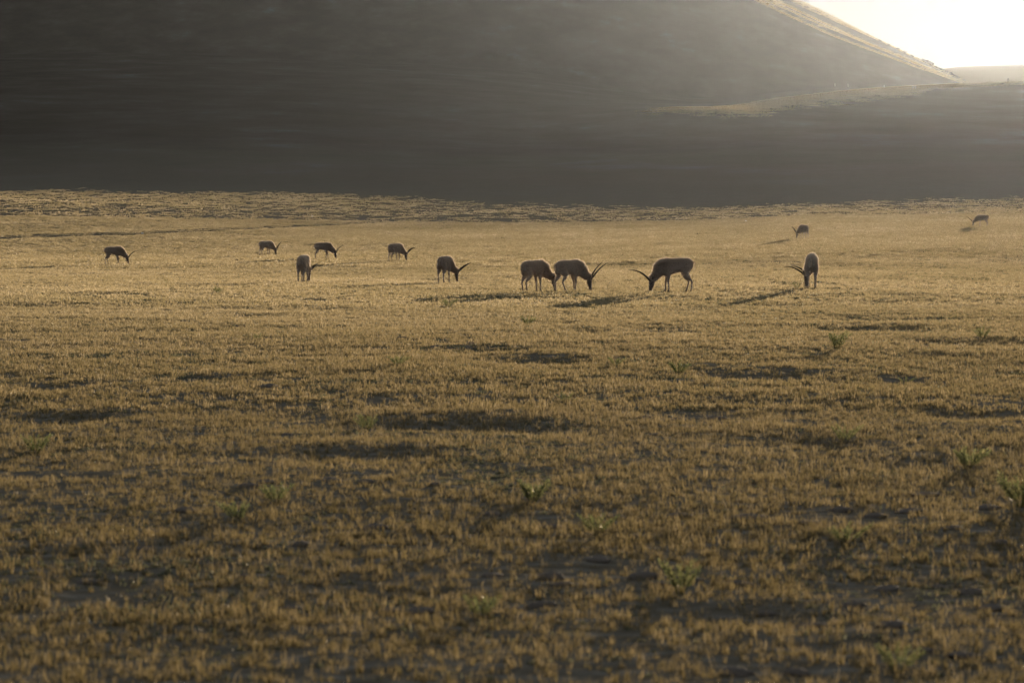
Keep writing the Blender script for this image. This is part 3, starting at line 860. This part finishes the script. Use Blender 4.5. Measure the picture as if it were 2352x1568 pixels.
PLANTS = [  # px, row of the base, height px, width px, label detail
    (2222, 1078, 60, 130, 13, "broad dark green plant with a wide shadow, lower right of the antelopes"),
    (2345, 1165, 92, 120, 13, "tall green plant cut by the right edge of the picture"),
    (1222, 1160, 66, 86, 13, "upright yellow green plant in the middle of the foreground"),
    (632, 1158, 56, 74, 9, "compact green plant with five thick shoots, left foreground"),
    (545, 1200, 56, 80, 9, "yellowish plant just left of and in front of the compact green one"),
    (80, 1046, 58, 76, 10, "green plant near the left edge with a pale flower at its top"),
    (842, 992, 44, 54, 8, "thin tall plant standing at the left end of the longest ground shadow"),
    (500, 676, 20, 26, 8, "small dark plant lying on an antelope's long shadow at left"),
    (1028, 708, 24, 52, 11, "low fan shaped plant on the shadow left of the close pair"),
    (1098, 684, 16, 30, 5, "sparse plant of few stalks left of the close pair"),
    (1211, 749, 28, 54, 10, "fan shaped green plant below the close pair"),
    (1922, 806, 56, 56, 9, "pale green plant below the rear view antelope on the right"),
    (1558, 862, 40, 64, 10, "green plant with a dark shadow at its right, below the largest antelope"),
    (914, 842, 30, 48, 9, "dark green plant left of the two short ground shadows"),
    (1102, 1424, 70, 90, 8, "blurred yellow green plant at the bottom centre"),
    (1562, 1366, 90, 110, 10, "blurred large plant at the bottom right of centre"),
    (1940, 1018, 50, 66, 7, "pale plant above a soft shadow, right foreground"),
    (1942, 1252, 60, 90, 8, "faint green plant among the crusted earth mounds"),
    (592, 780, 16, 30, 6, "small faint plant in the left middle of the field"),
    (2256, 780, 34, 60, 8, "pale green plant near the right edge, far from the viewer"),
    (1414, 842, 26, 46, 7, "small yellow green plant left of the plant with the dark shadow"),
    (2080, 884, 22, 50, 6, "low sparse plant with a small slanting shadow at right"),
    (498, 618, 9, 14, 5, "tiny dark plant above the small one on the shadow"),
    (1830, 664, 20, 34, 6, "small green plant at the head of the rear view antelope"),
    (2085, 563, 8, 18, 5, "tiny far plant between the two distant antelopes"),
    (2124, 570, 7, 16, 5, "another tiny far plant to the right of the first between the distant antelopes"),
    (1836, 571, 8, 20, 5, "tiny far plant directly below the small distant antelope"),
    (1880, 575, 8, 20, 5, "tiny far dark plant below right of the small distant antelope"),
    (1370, 1230, 60, 90, 8, "faint upright plant right of the foreground centre plant"),
    (2060, 1545, 80, 110, 7, "strongly blurred plant at the bottom right corner"),
    (1300, 925, 30, 40, 5, "faint plant just below the dark hollow in the middle"),
    (745, 556, 6, 12, 4, "tiny far plant above the side view antelope"),
    (365, 578, 6, 20, 5, "tiny flat plant right of the leftmost antelope"),
]
for i, (px, py, hp, wp, ns, lab) in enumerate(PLANTS):
    b = at(px, py)
    mpp = b.y / F0
    hgt = hp * mpp * 1.08; wid = wp * mpp * 1.1
    root = bpy.data.objects.new("plant", None); C.objects.link(root)
    root.location = b; root.empty_display_size = .1
    root.rotation_euler = (0, 0, random.uniform(0, 6.28))
    tag(root, lab, "plant", "green plants dotted over the grass")
    sc = hgt / .26
    tilt_max = math.atan2(wid / 2, hgt * .85)
    ns = int(ns * 1.15)
    for k in range(ns):
        o = link("shoot", SHOOTS[(i + k) % 4], root)
        az = 2 * math.pi * k / ns + random.uniform(-.3, .3)
        tl = tilt_max * math.sqrt((k + .5) / ns) * random.uniform(.75, 1.1)
        q = Quaternion((0, 0, 1), az) @ Quaternion((0, 1, 0), min(tl, 1.2))
        o.rotation_mode = 'QUATERNION'; o.rotation_quaternion = q
        o.location = (math.cos(az) * .012, math.sin(az) * .012, 0)
        l_ = hgt / max(.6, math.cos(min(tl, 1.2))) / .26
        o.scale = (sc * .95 + .15, sc * .95 + .15, l_ * random.uniform(.75, 1.05) * .82 + .0)
# pale flower
fp = at(78, 1044); mpp = fp.y / F0
v, f = tube([(0, 0, 0), (0, 0, 52 * mpp), (0, 0, 54 * mpp)], [.003, .003, .004], 5)
fr = link("flower", mesh_np("flower", v, f, M_leaf), None, fp + Vector((0, -.02, 0)))
tag(fr, "single pale flower standing above the green plant at the left edge", "flower")
r_ = np.random.default_rng(3)
v = []; f = []
for k in range(7):
    a_ = k * 2 * math.pi / 7; b_ = len(v)
    v += [(0, 0, 0), (math.cos(a_ - .35) * .010, math.sin(a_ - .35) * .010, .006), (math.cos(a_) * .016, math.sin(a_) * .016, .008), (math.cos(a_ + .35) * .010, math.sin(a_ + .35) * .010, .006)]
    f += [(b_, b_ + 1, b_ + 2, b_ + 3)]
link("petals", mesh_np("petals", v, f, M_white, False), fr, (0, 0, 54 * mpp))

# ------------------------------------------------------------------ stones, clods, posts
def lump(seed, n1=10, n2=7, flat=.45, rough=.18):
    r = np.random.default_rng(seed); V = []; Fc = []
    for j in range(n2 + 1):
        ph = math.pi * j / n2
        for i in range(n1):
            th = 2 * math.pi * i / n1
            d = 1 + rough * r.normal() * (0 < j < n2) + .15 * math.sin(th * 2 + seed)
            V.append((math.sin(ph) * math.cos(th) * d, math.sin(ph) * math.sin(th) * d, math.cos(ph) * flat * (1 + rough * .5 * r.normal())))
    for j in range(n2):
        for i in range(n1):
            a, b = j * n1 + i, j * n1 + (i + 1) % n1
            Fc.append((a, b, b + n1, a + n1))
    return V, Fc
CL = []
for s in range(6):
    v, f = lump(s + 20, 14, 8, flat=.34 + .05 * (s % 3), rough=.10)
    CL.append(mesh_np("clod", v, f, M_clod, True))
PSHORT = {0: "the broad dark plant at lower right", 1: "the tall plant at the right edge", 2: "the upright plant of the middle foreground", 3: "the compact plant in the left foreground",
          4: "the yellowish plant in the left foreground", 5: "the flowering plant at the left edge", 6: "the thin tall plant by the longest ground shadow", 9: "the fan shaped plant below the close pair",
          11: "the pale plant below the rear view antelope", 12: "the plant with the dark shadow", 13: "the dark plant left of the short shadows", 14: "the blurred plant at bottom centre",
          15: "the large blurred plant right of bottom centre", 16: "the pale plant above the soft shadow", 17: "the faint plant among the earth mounds", 19: "the pale plant high at the right edge",
          28: "the faint plant right of centre", 29: "the blurred plant in the bottom right corner", 18: "the small faint plant in the left middle", 30: "the faint plant below the dark hollow"}
used_labels = {}
def clod_label(px, py, wp):
    size = "large" if wp >= 54 else "wide" if wp >= 44 else "small" if wp >= 30 else "tiny"
    c = sorted(PSHORT, key=lambda j: math.hypot(PLANTS[j][0] - px, (PLANTS[j][1] - py) * 1.6))
    for rank in range(3):
        j = c[rank]; dx = px - PLANTS[j][0]; dy = py - PLANTS[j][1]
        d = ("right of " if dx > 0 else "left of ") if abs(dx) > abs(dy) * 1.2 else ("in front of " if dy > 0 else "behind ")
        for near in ("", "farther "):
            l = "%s crusted earth lump %s%s%s" % (size, near, d, PSHORT[j])
            if l not in used_labels:
                used_labels[l] = 1; return l
    return "%s crusted earth lump half sunk in the grass" % size
for k, (px, py, wp) in enumerate(CLODS):
    b = at(px, py)
    w = wp / 2 * b.y / F0
    o = link("earth_clod", CL[k % 6])
    o.location = b + Vector((0, 0, w * .12)); o.scale = (w * random.uniform(1.1, 1.5), w * .9, w * random.uniform(.85, 1.35)); o.rotation_euler = (random.uniform(-.1, .1), random.uniform(-.1, .1), random.uniform(-.4, .4))
    tag(o, clod_label(px, py, wp), "earth lump", "crusted earth lumps in the grass")
# glinting pale stones
v, f = lump(70, 8, 6, .8, .15); ST = mesh_np("pale_stone", v, f, M_white, True)
for px, py, lab in [(718, 499, "bright pale stone far out in the lit plain, above the side view antelope"),
                    (327, 538, "bright pale stone on the faint dark track, above the leftmost antelope"),
                    (1713, 510, "faint pale stone close to the mountain's shadow line, right of centre")]:
    b = at(px, py); o = link("pale_stone", ST); r0 = 2.6 * b.y / F0
    o.location = b + Vector((0, 0, r0 * .7)); o.scale = (r0,) * 3
    tag(o, lab, "stone")
v, f = lump(71, 8, 6, .8, .2); b = at(544, 600); r0 = 3.2 * b.y / F0
o = link("dark_stone", mesh_np("dark_stone", v, f, M_pebble)); o.location = b + Vector((0, 0, r0 * .6)); o.scale = (r0 * 1.2, r0, r0)
tag(o, "small dark stone on the grass left of the second antelope", "stone")
# rocks along the skyline of the spur
def skyline(px):
    """ground point on the skyline at this column"""
    ax = (px - W0 / 2) / F0
    ys = np.linspace(1500, 3600, 2500); g = height(ax * ys, ys)
    i = int(np.argmax((g - CAM_H) / ys)); return Vector((ax * ys[i], ys[i], g[i]))
RK = []
for s in range(5):
    v, f = lump(s + 50, 9, 7, .75, .22); RK.append(mesh_np("rock", v, f, M_rock, False))
ORD = "lowest second third fourth fifth sixth seventh eighth ninth tenth eleventh twelfth thirteenth fourteenth fifteenth sixteenth seventeenth highest".split()
RP = [(2128, 9, "biggest rock bump on the mountain's skyline, above the steep last drop"), (2118, 6, None), (2136, 7, None), (2076, 5, None), (2092, 4, None), (2020, 3.5, None), (2040, 3.5, None), (2060, 4, None), (2105, 4, None), (2148, 5, None),
      (2158, 5, None), (2166, 5, None), (2172, 4.5, None), (2180, 5, None), (2187, 4.5, None), (2194, 4.5, None), (2200, 4, None), (1990, 3, None), (1965, 2.5, None),
      (2212, 4.2, "last separate boulder right of the mountain's foot against the pale hill")]
for k, (px, sz, lab) in enumerate(RP):
    b = skyline(px); m_ = b.y / F0
    o = link("rock", RK[k % 5]); o.location = b + Vector((0, 0, sz * .12 * m_)); o.scale = (sz * m_ * 1.1, sz * m_ * 1.1, sz * m_ * 1.1)
    o.rotation_euler = (random.uniform(-.3, .3), random.uniform(-.3, .3), random.uniform(0, 6))
    tag(o, lab or "%s small rock outcrop counted uphill along the mountain's skyline" % ORD[sorted([q[0] for q in RP if q[2] is None], reverse=True).index(px)], "rock", "rocks along the mountain's skyline")
# slim marker posts
def post(px, py, hp, mat, lab, sky_=False):
    b = skyline(px) if sky_ else at(px, py)
    m_ = b.y / F0; h = hp * m_
    v, f = tube([(0, 0, -.3), (0, 0, h * .9), (0, 0, h * .93), (0, 0, h)], [.30 * m_, .24 * m_, .36 * m_, .10 * m_], 8)
    v = [Vector((p[0] * 2.2, p[1] * 2.2, p[2])) for p in v]
    o = link("marker_post", mesh_np("marker_post", v, f, mat)); o.location = b
    tag(o, lab, "post", "thin posts near the saddle")
post(2314, 195, 9, M_pole, "dark thin pole standing on the skyline at the far right", True)
for px, py, lab in [(1917, 199, "leftmost pale post above the sunlit strip"), (1947, 200, "second pale post from the left above the sunlit strip"),
                    (2030, 203, "pale post in the middle of the sunlit strip"), (2096, 204, "left one of two close pale posts at the strip's right end"),
                    (2102, 204, "right one of two close pale posts at the strip's right end")]:
    post(px, py, 7, M_post, lab)

# ------------------------------------------------------------------ haze
m, t = newmat("haze")
pv_ = N(t, 'ShaderNodeVolumePrincipled'); pv_.inputs['Color'].default_value = (.70, .79, .93, 1)
pv_.inputs['Density'].default_value = HAZE_DENSITY; pv_.inputs['Anisotropy'].default_value = HAZE_G
oo = N(t, 'ShaderNodeOutputMaterial'); t.links.new(pv_.outputs[0], oo.inputs['Volume'])
x0, x1, y0, y1, z0, z1 = -2900, 2900, -120, 4500, -60, 330
hv = [(x, y, z) for z in (z0, z1) for y in (y0, y1) for x in (x0, x1)]
hf = [(0, 2, 3, 1), (4, 5, 7, 6), (0, 1, 5, 4), (2, 6, 7, 3), (0, 4, 6, 2), (1, 3, 7, 5)]
hz = link("haze", mesh_np("haze", hv, hf, m, False))
tag(hz, "pale golden morning haze filling the air over the plain", kind='stuff')
